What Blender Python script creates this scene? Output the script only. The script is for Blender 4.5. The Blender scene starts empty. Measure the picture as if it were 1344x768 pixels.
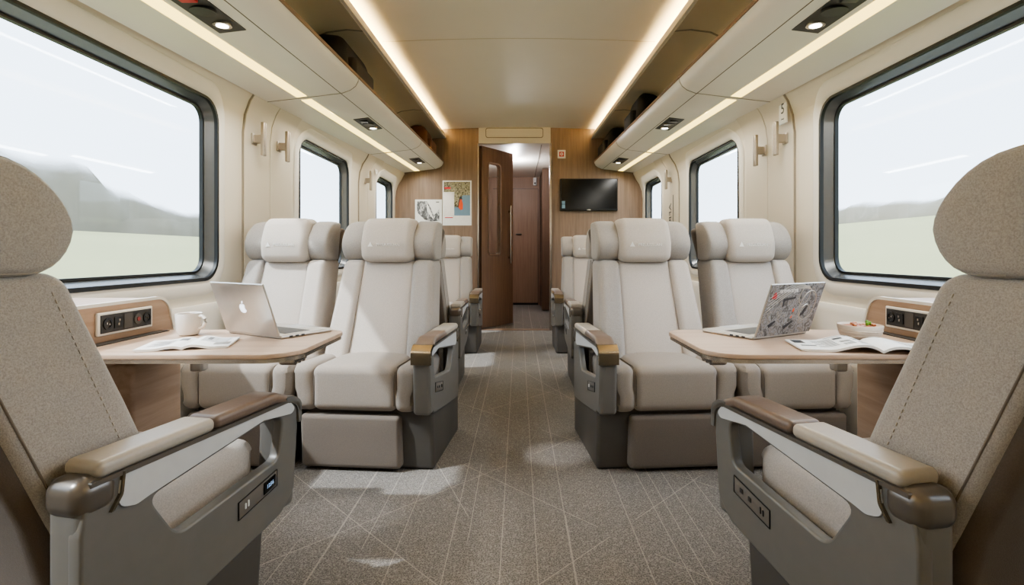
import bpy, bmesh, math, random
from mathutils import Vector, Matrix
random.seed(7)
C = bpy.context.scene.collection
PI = math.pi
R = math.radians

# ---------------------------------------------------------------- materials
def lin(c):
    return tuple(((v / 255) / 12.92 if v / 255 <= .04045 else ((v / 255 + .055) / 1.055) ** 2.4) for v in c) + (1,)

def new_mat(name):
    m = bpy.data.materials.new(name); m.use_nodes = True
    nt = m.node_tree
    return m, nt, nt.nodes['Principled BSDF']

def N(nt, typ, **kw):
    n = nt.nodes.new(typ)
    for k, v in kw.items(): setattr(n, k, v)
    return n

def coords(nt, scale=(1, 1, 1), kind='Object'):
    t = N(nt, 'ShaderNodeTexCoord'); mp = N(nt, 'ShaderNodeMapping')
    mp.inputs['Scale'].default_value = scale
    nt.links.new(t.outputs[kind], mp.inputs['Vector'])
    return mp.outputs['Vector']

def plain(name, rgb, rough=.5, metal=0, noise=.06, nscale=30, bump=0, coat=0, spec=.5, emis=None, estr=0):
    m, nt, b = new_mat(name)
    c = lin(rgb)
    tn = N(nt, 'ShaderNodeTexNoise'); tn.inputs['Scale'].default_value = nscale; tn.inputs['Detail'].default_value = 3
    nt.links.new(coords(nt), tn.inputs['Vector'])
    mx = N(nt, 'ShaderNodeMix', data_type='RGBA')
    mx.inputs[6].default_value = tuple(v * (1 - noise) for v in c[:3]) + (1,)
    mx.inputs[7].default_value = tuple(min(1, v * (1 + noise)) for v in c[:3]) + (1,)
    nt.links.new(tn.outputs['Fac'], mx.inputs[0]); nt.links.new(mx.outputs[2], b.inputs['Base Color'])
    b.inputs['Roughness'].default_value = rough; b.inputs['Metallic'].default_value = metal
    b.inputs['Specular IOR Level'].default_value = spec
    b.inputs['Coat Weight'].default_value = coat
    if bump:
        bp = N(nt, 'ShaderNodeBump'); bp.inputs['Strength'].default_value = bump; bp.inputs['Distance'].default_value = .002
        nt.links.new(tn.outputs['Fac'], bp.inputs['Height']); nt.links.new(bp.outputs['Normal'], b.inputs['Normal'])
    if emis:
        b.inputs['Emission Color'].default_value = lin(emis); b.inputs['Emission Strength'].default_value = estr
    return m

def fabric(name, rgb, contrast=.16, scale=1.0):
    m, nt, b = new_mat(name); c = lin(rgb)
    v1 = coords(nt, (800 * scale, 300 * scale, 300 * scale)); v2 = coords(nt, (300 * scale, 800 * scale, 800 * scale))
    a = N(nt, 'ShaderNodeTexNoise'); a.inputs['Scale'].default_value = 1; a.inputs['Detail'].default_value = 2; nt.links.new(v1, a.inputs['Vector'])
    d = N(nt, 'ShaderNodeTexNoise'); d.inputs['Scale'].default_value = 1; d.inputs['Detail'].default_value = 2; nt.links.new(v2, d.inputs['Vector'])
    ad = N(nt, 'ShaderNodeMath', operation='ADD'); nt.links.new(a.outputs['Fac'], ad.inputs[0]); nt.links.new(d.outputs['Fac'], ad.inputs[1])
    cr = N(nt, 'ShaderNodeMapRange'); cr.inputs[1].default_value = .7; cr.inputs[2].default_value = 1.3
    nt.links.new(ad.outputs[0], cr.inputs[0])
    mx = N(nt, 'ShaderNodeMix', data_type='RGBA')
    mx.inputs[6].default_value = tuple(v * (1 - contrast) for v in c[:3]) + (1,)
    mx.inputs[7].default_value = tuple(min(1, v * (1 + contrast)) for v in c[:3]) + (1,)
    nt.links.new(cr.outputs[0], mx.inputs[0]); nt.links.new(mx.outputs[2], b.inputs['Base Color'])
    b.inputs['Roughness'].default_value = .85; b.inputs['Specular IOR Level'].default_value = .2
    b.inputs['Sheen Weight'].default_value = .15; b.inputs['Sheen Roughness'].default_value = .5
    bp = N(nt, 'ShaderNodeBump'); bp.inputs['Strength'].default_value = .25; bp.inputs['Distance'].default_value = .001
    nt.links.new(cr.outputs[0], bp.inputs['Height']); nt.links.new(bp.outputs['Normal'], b.inputs['Normal'])
    return m

def wood(name, c1, c2, scale=(14, 14, .8), rough=.45):
    m, nt, b = new_mat(name)
    v = coords(nt, scale)
    a = N(nt, 'ShaderNodeTexNoise'); a.inputs['Scale'].default_value = 2.2; a.inputs['Detail'].default_value = 7; a.inputs['Roughness'].default_value = .65
    a.inputs['Distortion'].default_value = .4
    nt.links.new(v, a.inputs['Vector'])
    cr = N(nt, 'ShaderNodeValToRGB'); cr.color_ramp.elements[0].position = .3; cr.color_ramp.elements[1].position = .7
    cr.color_ramp.elements[0].color = lin(c1); cr.color_ramp.elements[1].color = lin(c2)
    nt.links.new(a.outputs['Fac'], cr.inputs[0]); nt.links.new(cr.outputs[0], b.inputs['Base Color'])
    b.inputs['Roughness'].default_value = rough; b.inputs['Specular IOR Level'].default_value = .35
    return m

def emit(name, rgb, s):
    m, nt, b = new_mat(name)
    b.inputs['Base Color'].default_value = lin(rgb); b.inputs['Emission Color'].default_value = lin(rgb); b.inputs['Emission Strength'].default_value = s
    return m

def glass(name):
    m, nt, b = new_mat(name)
    nt.nodes.remove(b)
    tr = N(nt, 'ShaderNodeBsdfTransparent'); tr.inputs[0].default_value = (.97, .985, .98, 1)
    gl = N(nt, 'ShaderNodeBsdfGlossy'); gl.inputs['Roughness'].default_value = .02
    fr = N(nt, 'ShaderNodeLayerWeight'); fr.inputs['Blend'].default_value = .5
    pw = N(nt, 'ShaderNodeMath', operation='POWER'); pw.inputs[1].default_value = 4
    ml = N(nt, 'ShaderNodeMath', operation='MULTIPLY_ADD'); ml.inputs[1].default_value = .35; ml.inputs[2].default_value = .025
    mx = N(nt, 'ShaderNodeMixShader')
    nt.links.new(fr.outputs['Facing'], pw.inputs[0]); nt.links.new(pw.outputs[0], ml.inputs[0]); nt.links.new(ml.outputs[0], mx.inputs[0])
    nt.links.new(tr.outputs[0], mx.inputs[1]); nt.links.new(gl.outputs[0], mx.inputs[2])
    nt.links.new(mx.outputs[0], nt.nodes['Material Output'].inputs['Surface'])
    return m

def carpet():
    m, nt, b = new_mat('carpet_weave')
    L = nt.links.new
    tc = N(nt, 'ShaderNodeTexCoord'); sp = N(nt, 'ShaderNodeSeparateXYZ'); L(tc.outputs['Object'], sp.inputs[0])
    def mth(op, a, bb=None, cc=None):
        n = N(nt, 'ShaderNodeMath', operation=op)
        for i, q in enumerate((a, bb, cc)):
            if q is None: continue
            if isinstance(q, (int, float)): n.inputs[i].default_value = q
            else: L(q, n.inputs[i])
        return n.outputs[0]
    x, y = sp.outputs['X'], sp.outputs['Y']
    def line(expr, period, w):        # thin line at every multiple of the period
        f = mth('FRACT', mth('DIVIDE', expr, period))
        d = mth('MULTIPLY', mth('ABSOLUTE', mth('SUBTRACT', f, .5)), period)
        return mth('LESS_THAN', d, w)
    # lengthwise lines, broken into long dashes
    def gate(scale, thr, seed, vx=1, vy=1):
        n = N(nt, 'ShaderNodeTexNoise', noise_dimensions='2D'); n.inputs['Scale'].default_value = scale; n.inputs['Detail'].default_value = 0
        mp = N(nt, 'ShaderNodeMapping'); mp.inputs['Location'].default_value = (seed, seed * .7, 0); mp.inputs['Scale'].default_value = (vx, vy, 1)
        L(tc.outputs['Object'], mp.inputs[0]); L(mp.outputs[0], n.inputs['Vector'])
        return mth('GREATER_THAN', n.outputs['Fac'], thr)
    l1 = mth('MULTIPLY', line(x, .118, .0017), gate(1.0, .40, 3, 8, .5))
    l2 = line(mth('ADD', x, .031), .41, .0018)
    d1 = mth('MULTIPLY', line(mth('ADD', mth('MULTIPLY', x, .72), mth('MULTIPLY', y, .69)), .62, .0020), gate(1.7, .36, 11))
    d2 = mth('MULTIPLY', line(mth('SUBTRACT', mth('MULTIPLY', x, .72), mth('MULTIPLY', y, .69)), .71, .0020), gate(1.7, .36, 23))
    d3 = mth('MULTIPLY', line(mth('ADD', mth('MULTIPLY', x, .93), mth('MULTIPLY', y, .36)), 1.1, .0020), gate(1.3, .36, 31))
    mask = mth('MAXIMUM', mth('MAXIMUM', l1, l2), mth('MAXIMUM', d1, mth('MAXIMUM', d2, d3)))
    n1 = N(nt, 'ShaderNodeTexNoise'); n1.inputs['Scale'].default_value = 260; n1.inputs['Detail'].default_value = 3; L(tc.outputs['Object'], n1.inputs['Vector'])
    n2 = N(nt, 'ShaderNodeTexVoronoi'); n2.inputs['Scale'].default_value = 190; L(tc.outputs['Object'], n2.inputs['Vector'])
    sm = mth('ADD', mth('MULTIPLY', n1.outputs['Fac'], .8), mth('MULTIPLY', n2.outputs['Distance'], .45))
    cr = N(nt, 'ShaderNodeValToRGB'); cr.color_ramp.elements[0].position = .40; cr.color_ramp.elements[1].position = .80
    cr.color_ramp.elements[0].color = lin((84, 81, 79)); cr.color_ramp.elements[1].color = lin((148, 144, 140))
    L(sm, cr.inputs[0])
    mx = N(nt, 'ShaderNodeMix', data_type='RGBA'); mx.inputs[7].default_value = lin((186, 178, 168))
    L(mth('MULTIPLY', mask, .46), mx.inputs[0]); L(cr.outputs[0], mx.inputs[6]); L(mx.outputs[2], b.inputs['Base Color'])
    b.inputs['Roughness'].default_value = .95; b.inputs['Specular IOR Level'].default_value = .1
    bp = N(nt, 'ShaderNodeBump'); bp.inputs['Strength'].default_value = .5; bp.inputs['Distance'].default_value = .003
    L(sm, bp.inputs['Height']); L(bp.outputs['Normal'], b.inputs['Normal'])
    return m

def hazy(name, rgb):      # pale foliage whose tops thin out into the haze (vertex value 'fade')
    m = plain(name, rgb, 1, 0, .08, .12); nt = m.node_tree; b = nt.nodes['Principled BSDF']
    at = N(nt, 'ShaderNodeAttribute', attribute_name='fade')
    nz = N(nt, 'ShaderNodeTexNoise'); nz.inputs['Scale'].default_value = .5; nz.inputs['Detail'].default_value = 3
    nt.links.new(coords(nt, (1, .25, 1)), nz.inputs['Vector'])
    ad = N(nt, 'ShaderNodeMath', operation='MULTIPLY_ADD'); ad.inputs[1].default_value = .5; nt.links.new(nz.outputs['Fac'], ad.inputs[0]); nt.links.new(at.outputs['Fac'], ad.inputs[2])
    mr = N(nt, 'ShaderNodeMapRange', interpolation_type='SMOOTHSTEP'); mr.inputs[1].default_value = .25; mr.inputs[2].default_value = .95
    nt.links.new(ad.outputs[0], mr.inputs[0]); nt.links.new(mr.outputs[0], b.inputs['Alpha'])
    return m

def ramp_art(name, scale, cols, detail=6, distort=1.2, kind='noise'):
    m, nt, b = new_mat(name)
    v = coords(nt, scale, 'Object')
    a = N(nt, 'ShaderNodeTexNoise'); a.inputs['Scale'].default_value = 1; a.inputs['Detail'].default_value = detail; a.inputs['Distortion'].default_value = distort
    nt.links.new(v, a.inputs['Vector'])
    cr = N(nt, 'ShaderNodeValToRGB'); e = cr.color_ramp.elements
    cr.color_ramp.interpolation = 'LINEAR'
    while len(e) < len(cols): e.new(.5)
    for i, (p, c) in enumerate(cols): e[i].position = p; e[i].color = lin(c)
    nt.links.new(a.outputs['Fac'], cr.inputs[0]); nt.links.new(cr.outputs[0], b.inputs['Base Color'])
    b.inputs['Roughness'].default_value = .4
    return m

M = dict(
    fabric=fabric('seat_fabric', (190, 182, 174)),
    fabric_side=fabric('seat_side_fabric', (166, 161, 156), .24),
    fabric_seat_shaded=fabric('seat_cushion_fabric_shaded', (154, 146, 138), .14),  # same seat fabric, darkened: shade on the cushion fronts put into the colour
    fabric_leg_shaded=fabric('seat_front_fabric_shaded', (122, 114, 107), .14),  # seat fabric darker still, painting in the shade below the cushion
    shell=fabric('back_shell_cloth', (98, 89, 82), .10),
    thread=plain('stitch_thread', (176, 167, 155), .8),
    seam=plain('seam_dark', (112, 103, 95), .8),
    logo=plain('logo_print', (235, 233, 230), .6),
    grey_metal=plain('satin_grey_shell', (116, 114, 111), .42, .15),
    dark_base=plain('charcoal_base', (84, 81, 78), .5, .1),
    inlay=plain('pale_grey_inlay', (200, 201, 202), .35),
    trim_metal=plain('trim_metal', (128, 122, 115), .3, .6),
    cap_metal=plain('cap_metal', (120, 114, 108), .3, .6),
    hook_metal=plain('hook_metal', (172, 163, 150), .3, .8),
    panel_grey=plain('control_panel_grey', (116, 111, 106), .45, .2),
    chrome=plain('satin_metal', (190, 182, 172), .25, .9),
    bronze=plain('bronze_metal', (150, 139, 120), .22, .9),
    leather=plain('brown_leather', (114, 99, 89), .35, 0, .08, 120, .15),
    leather_pale=plain('cream_leather', (174, 167, 157), .38, 0, .06, 120, .12),
    black=plain('black_plastic', (22, 22, 22), .4),
    charcoal=plain('charcoal_plastic', (52, 50, 48), .45),
    slot=plain('white_slot', (235, 235, 232), .4, emis=(255, 255, 255), estr=.05),
    screen=plain('display_black', (10, 12, 16), .12),
    lcd=emit('display_digits', (150, 175, 205), .55),
    cream=plain('wall_cream', (230, 222, 205), .5, 0, .02, 6),
    cream_panel=plain('panel_cream', (222, 213, 195), .45, 0, .02, 6),
    white_trim=plain('trim_white', (233, 227, 216), .42, 0, .02, 6),
    groove=plain('panel_groove', (150, 141, 128), .7),
    ceil=plain('ceiling_cream', (238, 231, 220), .55, 0, .02, 4),
    recess=plain('rack_recess', (206, 194, 172), .5, 0, .03, 5),
    binm=plain('rack_shell', (240, 236, 229), .42, 0, .02, 5),
    frame=plain('window_frame_dark', (112, 114, 116), .25, .5),
    gasket=plain('window_gasket', (24, 25, 26), .5),
    pane=glass('window_glass'),
    carpet=carpet(),
    wood_wall=wood('wall_wood', (122, 104, 89), (148, 128, 111)),
    wood_door=wood('door_wood', (116, 94, 78), (136, 112, 94)),
    wood_dark=wood('dark_jamb_wood', (84, 66, 54), (100, 80, 66)),
    wood_end=wood('vestibule_wood', (142, 114, 94), (162, 133, 112)),
    wood_table=wood('table_wood', (176, 151, 130), (198, 175, 154), (1.2, 16, 16), .4),
    wood_console=wood('console_wood', (158, 133, 112), (182, 158, 136), (14, 1.0, 14), .42),
    wood_strip=plain('rack_edge_wood', (134, 110, 88), .5),
    strip=emit('light_strip', (255, 218, 118), 3.2),
    cove=emit('cove_light', (255, 222, 150), 44.0),
    lamp=emit('lamp_face', (255, 246, 226), 9.0),
    paper=plain('paper_white', (240, 239, 236), .5),
    paper_grey=plain('paper_print_grey', (120, 120, 120), .6),
    ink=plain('ink_dark', (58, 58, 60), .6),
    red=plain('print_red', (196, 44, 52), .5),
    dull_red=plain('socket_red', (140, 62, 60), .5),
    orange=plain('print_orange', (226, 92, 44), .5),
    blue=plain('print_blue_grey', (122, 150, 172), .5),
    ceramic=plain('white_ceramic', (240, 236, 230), .25, coat=.3),
    bowl=plain('stoneware', (222, 211, 198), .6, 0, .1, 60, .4),
    food=ramp_art('stew', (60, 60, 60), [(.3, (120, 62, 36)), (.5, (176, 106, 66)), (.7, (206, 160, 120))]),
    leaf=plain('herb_green', (112, 160, 44), .5),
    alu=plain('laptop_aluminium', (206, 202, 196), .32, .75),
    keys=plain('laptop_keys', (48, 48, 50), .5),
    lit=emit('laptop_mark', (250, 250, 250), 1.4),
    bag_black=plain('black_nylon', (26, 25, 25), .6, 0, .2, 80, .3),
    bag_brown=plain('brown_bag_leather', (104, 66, 42), .45, 0, .12, 60, .2),
    tv=plain('tv_glass', (12, 11, 10), .2, 0, 0, 5, 0, 0, .25),
    sticker_art=ramp_art('laptop_art', (38, 38, 38), [(.30, (60, 58, 54)), (.44, (104, 103, 102)), (.52, (156, 157, 160)), (.6, (112, 104, 96)), (.7, (178, 174, 168))], 6, 2.0),
    foliage_art=ramp_art('poster_foliage', (60, 60, 60), [(.3, (38, 40, 30)), (.45, (96, 92, 64)), (.55, (190, 182, 160)), (.64, (110, 116, 40)), (.75, (60, 60, 44))], 5, 1),
    stripe_art=ramp_art('poster_grey', (26, 40, 16), [(.3, (44, 44, 46)), (.5, (110, 110, 112)), (.62, (220, 220, 220)), (.75, (70, 70, 72))], 5, 1),
    field=plain('field_grass', (152, 150, 106), .95, 0, .10, .05),
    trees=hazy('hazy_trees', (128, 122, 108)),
)

# ---------------------------------------------------------------- mesh helpers
def mk(name, vf, mat, parent=None, smooth=True, angle=35):
    v, f = vf
    me = bpy.data.meshes.new(name); me.from_pydata([tuple(p) for p in v], [], f)
    bm = bmesh.new(); bm.from_mesh(me)
    bmesh.ops.recalc_face_normals(bm, faces=bm.faces[:]); bm.to_mesh(me); bm.free()
    me.materials.append(mat)
    if smooth:
        me.polygons.foreach_set('use_smooth', [True] * len(me.polygons)); me.set_sharp_from_angle(angle=R(angle))
    o = bpy.data.objects.new(name, me); C.objects.link(o)
    if parent: o.parent = parent
    return o

def tag(o, label=None, cat=None, group=None, kind=None):
    if label: o['label'] = label
    if cat: o['category'] = cat
    if group: o['group'] = group
    if kind: o['kind'] = kind
    return o

def thing(name, label, cat, loc=(0, 0, 0), rz=0, group=None):
    o = bpy.data.objects.new(name, None); o.empty_display_size = .1; C.objects.link(o)
    o.location = loc; o.rotation_euler = (0, 0, rz)
    return tag(o, label, cat, group)

def struct(name, vf, mat, parent=None, **k):
    o = mk(name, vf, mat, parent, **k)
    if not parent: o['kind'] = 'structure'
    return o

def join(*parts):
    V, F = [], []
    for v, f in parts:
        n = len(V); V += list(v); F += [tuple(i + n for i in q) for q in f]
    return V, F

def warp(vf, fn):
    return [fn(*p) for p in vf[0]], vf[1]

def box(x0, x1, y0, y1, z0, z1):
    v = [(x, y, z) for z in (z0, z1) for y in (y0, y1) for x in (x0, x1)]
    return v, [(0, 2, 3, 1), (4, 5, 7, 6), (0, 1, 5, 4), (2, 6, 7, 3), (0, 4, 6, 2), (1, 3, 7, 5)]

def rbox(x0, x1, y0, y1, z0, z1, r=.02, seg=3, m=4):
    """box with rounded edges and corners, subdivided so that it can be bent"""
    c = ((x0 + x1) / 2, (y0 + y1) / 2, (z0 + z1) / 2); h = ((x1 - x0) / 2, (y1 - y0) / 2, (z1 - z0) / 2)
    r = min(r, min(h) * .999)
    ax = []
    for k in range(3):
        inn = h[k] - r
        a = [inn + r * math.tan(PI / 4 * i / seg) for i in range(seg + 1)]
        mid = [-inn + 2 * inn * i / (m + 1) for i in range(1, m + 1)] if inn > 1e-6 else []
        lo = [-t for t in reversed(a)]
        ax.append(lo + mid + (a if inn > 1e-6 else a[1:]))
    idx, V, F = {}, [], []
    def vid(p):
        key = tuple(round(t, 7) for t in p)
        if key not in idx:
            q = [max(-(h[k] - r), min(h[k] - r, p[k])) for k in range(3)]
            d = Vector([p[k] - q[k] for k in range(3)])
            d = d.normalized() * r if d.length > 1e-9 else d
            idx[key] = len(V); V.append(tuple(c[k] + q[k] + d[k] for k in range(3)))
        return idx[key]
    for k in range(3):
        a, b = (k + 1) % 3, (k + 2) % 3
        for s in (-1, 1):
            for i in range(len(ax[a]) - 1):
                for j in range(len(ax[b]) - 1):
                    q = []
                    for (ii, jj) in ((i, j), (i + 1, j), (i + 1, j + 1), (i, j + 1)):
                        p = [0, 0, 0]; p[k] = s * h[k]; p[a] = ax[a][ii]; p[b] = ax[b][jj]; q.append(vid(p))
                    F.append(tuple(q if s > 0 else reversed(q)))
    return V, F

def prism(poly, a0, a1, axis='x'):
    """extrude a polygon; axis x: poly is (y,z); axis y: (x,z); axis z: (x,y)"""
    n = len(poly)
    def P(p, t): return {'x': (t, p[0], p[1]), 'y': (p[0], t, p[1]), 'z': (p[0], p[1], t)}[axis]
    v = [P(p, a0) for p in poly] + [P(p, a1) for p in poly]
    f = [tuple(range(n)), tuple(range(2 * n - 1, n - 1, -1))] + [(i, (i + 1) % n, n + (i + 1) % n, n + i) for i in range(n)]
    return v, f

def rrect(a0, a1, b0, b1, r, n=6):
    if not isinstance(r, (tuple, list)): r = (r,) * 4
    out = []
    for (cx, cy, s, rr) in ((a1 - r[0], b1 - r[0], 0, r[0]), (a0 + r[1], b1 - r[1], 90, r[1]), (a0 + r[2], b0 + r[2], 180, r[2]), (a1 - r[3], b0 + r[3], 270, r[3])):
        for i in range(n + 1):
            t = R(s + 90 * i / n); out.append((cx + rr * math.cos(t), cy + rr * math.sin(t)))
    return out

def roundpoly(pts, n=5):
    """pts: (u, v, radius) corners of a polygon, each rounded"""
    out = []; m = len(pts)
    for i in range(m):
        p = Vector(pts[i][:2]); a = Vector(pts[i - 1][:2]); b = Vector(pts[(i + 1) % m][:2]); r = pts[i][2]
        if r <= 0: out.append(tuple(p)); continue
        da, db = (a - p).normalized(), (b - p).normalized()
        ang = da.angle(db); t = r / math.tan(ang / 2)
        t = min(t, .49 * (a - p).length, .49 * (b - p).length)
        s, e = p + da * t, p + db * t
        for k in range(n + 1):
            u = k / n; out.append(tuple((1 - u) ** 2 * s + 2 * u * (1 - u) * p + u * u * e))
    return out

def ring(outer, inner, a0, a1, axis='x'):
    n = len(outer)
    def P(p, t): return {'x': (t, p[0], p[1]), 'y': (p[0], t, p[1]), 'z': (p[0], p[1], t)}[axis]
    v = [P(p, t) for t in (a0, a1) for l in (outer, inner) for p in l]
    f = []
    for i in range(n):
        j = (i + 1) % n
        f += [(i, j, n + j, n + i), (2 * n + i, 3 * n + i, 3 * n + j, 2 * n + j), (i, 2 * n + i, 2 * n + j, j), (n + i, n + j, 3 * n + j, 3 * n + i)]
    return v, f

def tube(path, r, n=8, cap=True):
    V, F = [], []
    pts = [Vector(p) for p in path]
    rs = r if isinstance(r, (list, tuple)) else [r] * len(pts)
    up = Vector((0, 0, 1))
    for i, p in enumerate(pts):
        t = (pts[min(i + 1, len(pts) - 1)] - pts[max(i - 1, 0)]).normalized()
        u = t.cross(up)
        if u.length < 1e-3: u = t.cross(Vector((1, 0, 0)))
        u.normalize(); w = t.cross(u)
        for k in range(n):
            a = 2 * PI * k / n; V.append(tuple(p + (u * math.cos(a) + w * math.sin(a)) * rs[i]))
    for i in range(len(pts) - 1):
        for k in range(n):
            F.append((i * n + k, i * n + (k + 1) % n, (i + 1) * n + (k + 1) % n, (i + 1) * n + k))
    if cap:
        F.append(tuple(range(n))); F.append(tuple((len(pts) - 1) * n + k for k in range(n)))
    return V, F

def lathe(prof, n=32, c=(0, 0, 0)):
    V, F = [], []
    for (r, z) in prof:
        for k in range(n):
            a = 2 * PI * k / n; V.append((c[0] + r * math.cos(a), c[1] + r * math.sin(a), c[2] + z))
    for i in range(len(prof) - 1):
        for k in range(n):
            F.append((i * n + k, i * n + (k + 1) % n, (i + 1) * n + (k + 1) % n, (i + 1) * n + k))
    F.append(tuple(range(n))); F.append(tuple((len(prof) - 1) * n + k for k in range(n)))
    return V, F

def disc(cx, cy, cz, r, h, axis='z', n=20):
    p = [(r * math.cos(2 * PI * k / n), r * math.sin(2 * PI * k / n)) for k in range(n)]
    v, f = prism(p, -h / 2, h / 2, axis)
    return [(x + cx, y + cy, z + cz) for x, y, z in v], f

def text_vf(s, size, depth=.0008, bold=False):
    cu = bpy.data.curves.new('t', 'FONT'); cu.body = s; cu.size = size; cu.extrude = depth; cu.align_x = 'CENTER'; cu.align_y = 'CENTER'
    cu.resolution_u = 3
    if bold: cu.offset = size * .015
    o = bpy.data.objects.new('t', cu); C.objects.link(o)
    dg = bpy.context.evaluated_depsgraph_get(); dg.update()
    me = bpy.data.meshes.new_from_object(o.evaluated_get(dg))
    v = [tuple(q.co) for q in me.vertices]; f = [tuple(p.vertices) for p in me.polygons]
    bpy.data.objects.remove(o); bpy.data.curves.remove(cu); bpy.data.meshes.remove(me)
    return v, f

def plate_hole(outer, hole, x0, x1):
    """polygon (y,z) with one hole, extruded in x, small bevel"""
    cu = bpy.data.curves.new('p', 'CURVE'); cu.dimensions = '2D'; cu.fill_mode = 'BOTH'
    for loop in (outer, hole):
        s = cu.splines.new('POLY'); s.points.add(len(loop) - 1); s.use_cyclic_u = True
        for i, p in enumerate(loop): s.points[i].co = (p[0], p[1], 0, 1)
    bv = .006
    cu.extrude = abs(x1 - x0) / 2 - bv; cu.bevel_depth = bv; cu.bevel_resolution = 2; cu.offset = -bv
    o = bpy.data.objects.new('p', cu); C.objects.link(o)
    dg = bpy.context.evaluated_depsgraph_get(); dg.update()
    me = bpy.data.meshes.new_from_object(o.evaluated_get(dg))
    xc = (x0 + x1) / 2
    v = [(xc + q.co.z, q.co.x, q.co.y) for q in me.vertices]; f = [tuple(p.vertices) for p in me.polygons]
    bpy.data.objects.remove(o); bpy.data.curves.remove(cu); bpy.data.meshes.remove(me)
    return v, f

def xf(vf, mat):
    return [tuple(mat @ Vector(p)) for p in vf[0]], vf[1]

def copy_tree(o, parent=None):
    c = o.copy(); C.objects.link(c)
    if parent: c.parent = parent
    for ch in list(o.children): copy_tree(ch, c)
    return c

# ---------------------------------------------------------------- the carriage shell
W = 1.60                    # half width at window height
Y0, Y1 = -1.0, 6.9          # rear end and partition
TILT = .031
def zt(y): return TILT * (y - 6.9)      # the racks and the ceiling rise gently towards the partition
def tilt(vf): return warp(vf, lambda x, y, z: (x, y, z + zt(y)))

def wall_profile(off=0):
    pr = [(W - off, -.02), (W - off, 1.70), (W - .012 - off, 1.80), (W - .04 - off, 1.88), (W - .085 - off, 1.95), (W - .12 - off, 2.02), (W - .12 - off, 2.72)]
    return pr

WIN = [(.35, 2.82, .86, 1.80), (3.86, 4.98, .86, 1.845), (5.93, 6.70, .86, 1.87)]
def wall(side):
    pr = wall_profile()
    poly = [(side * x, z) for x, z in pr] + [(side * (W + .064), 2.72), (side * (W + .064), -.02)]
    v, f = prism(poly, Y0, Y1, 'y')
    o = struct('wall_left' if side < 0 else 'wall_right', (v, f), M['cream'])
    for (a, b, c, d) in WIN:
        cv, cf = prism(rrect(a, b, c, d, .12, 8), side * (W - .3), side * (W + .4), 'x')
        co = mk('cutter', (cv, cf), M['cream'])
        md = o.modifiers.new('b', 'BOOLEAN'); md.object = co; md.operation = 'DIFFERENCE'; md.solver = 'EXACT'
        dg = bpy.context.evaluated_depsgraph_get(); dg.update()
        me = bpy.data.meshes.new_from_object(o.evaluated_get(dg))
        o.modifiers.clear(); o.data = me
        bpy.data.objects.remove(co)
    o.data.polygons.foreach_set('use_smooth', [True] * len(o.data.polygons)); o.data.set_sharp_from_angle(angle=R(30))
    return o
wn = 0
for side in (-1, 1):
    wall(side)
    for (a, b, c, d) in WIN:
        wn += 1
        t = bpy.data.objects.new('window_%d' % wn, None); C.objects.link(t); t['kind'] = 'structure'; t.location = (side * W, (a + b) / 2, c)
        off = Vector(t.location)
        def put(name, vf, mat, parent=t): return mk(name, warp(vf, lambda x, y, z: (x - off.x, y - off.y, z - off.z)), mat, parent)
        s = side
        lo = lambda g: rrect(a - g, b + g, c - g, d + g, .12 + g, 8)
        # moulded surround: a wide pale band with a rolled edge
        prof = [(.075, .000), (.07, .006), (.055, .012), (.02, .012), (.004, .008), (-.002, .0)]
        V, F = [], []; n = len(lo(0))
        for g, h in prof:
            V += [(s * (W - h), p[0], p[1]) for p in lo(g)]
        for i in range(len(prof) - 1):
            for k in range(n): F.append((i * n + k, i * n + (k + 1) % n, (i + 1) * n + (k + 1) % n, (i + 1) * n + k))
        def bend(x, y, z):      # follow the wall where it leans in above the window
            q = 0
            pr = wall_profile()
            for i in range(len(pr) - 1):
                if pr[i][1] <= z <= pr[i + 1][1]:
                    u = (z - pr[i][1]) / (pr[i + 1][1] - pr[i][1]); q = W - (pr[i][0] + u * (pr[i + 1][0] - pr[i][0]))
            return (x - s * q, y, z)
        put('window_surround', warp((V, F), bend), M['white_trim'])
        put('window_gasket', join(ring(lo(.002), lo(-.014), s * (W - .014), s * (W + .01)), ring(lo(-.036), lo(-.046), s * (W + .044), s * (W + .064))), M['gasket'])
        # deep dark jamb sloping to the glass
        A, B = lo(-.010), lo(-.038)
        v = [(s * (W - .006), p[0], p[1]) for p in A] + [(s * (W + .056), p[0], p[1]) for p in B]
        put('window_frame', (v, [(i, (i + 1) % n, n + (i + 1) % n, n + i) for i in range(n)]), M['frame'])
        put('pane', prism(lo(-.037), s * (W + .053), s * (W + .058), 'x'), M['pane'])

# floor
struct('floor', box(-W - .1, W + .1, Y0, 10.4, -.04, 0), M['carpet'])
# pilaster panels between the windows, one trim each
tn = 0
def pilaster(side, y0, y1, off=.014):
    pr = [p for p in wall_profile(off) if p[1] < 2.1]; bk = [p for p in wall_profile(-.01) if p[1] < 2.1]
    pr[-1] = (pr[-1][0], 2.03); 
    poly = [(side * x, z) for x, z in pr] + [(side * x, z) for x, z in reversed(bk)]
    return prism(poly, y0, y1, 'y')
for side in (-1, 1):
    for (p0, p1) in ((3.085, 3.395), (3.403, 3.72), (5.31, 5.58), (5.588, 5.86)):
        tn += 1
        struct('trim_%d' % tn, pilaster(side, p0, p1), M['cream_panel'])
    for (p0, p1) in ((3.079, 3.726), (5.304, 5.866)):
        tn += 1
        struct('trim_%d' % tn, pilaster(side, p0, p1, .010), M['groove'])
    # heater ledge along the foot of the wall
    tn += 1
    struct('trim_%d' % tn, prism([(side * (W + .01), 0), (side * (W - .02), 0), (side * (W - .02), .70), (side * (W - .017), .725), (side * (W - .01), .74), (side * (W + .01), .745)], Y0, Y1 - .01, 'y'), M['white_trim'])

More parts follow.
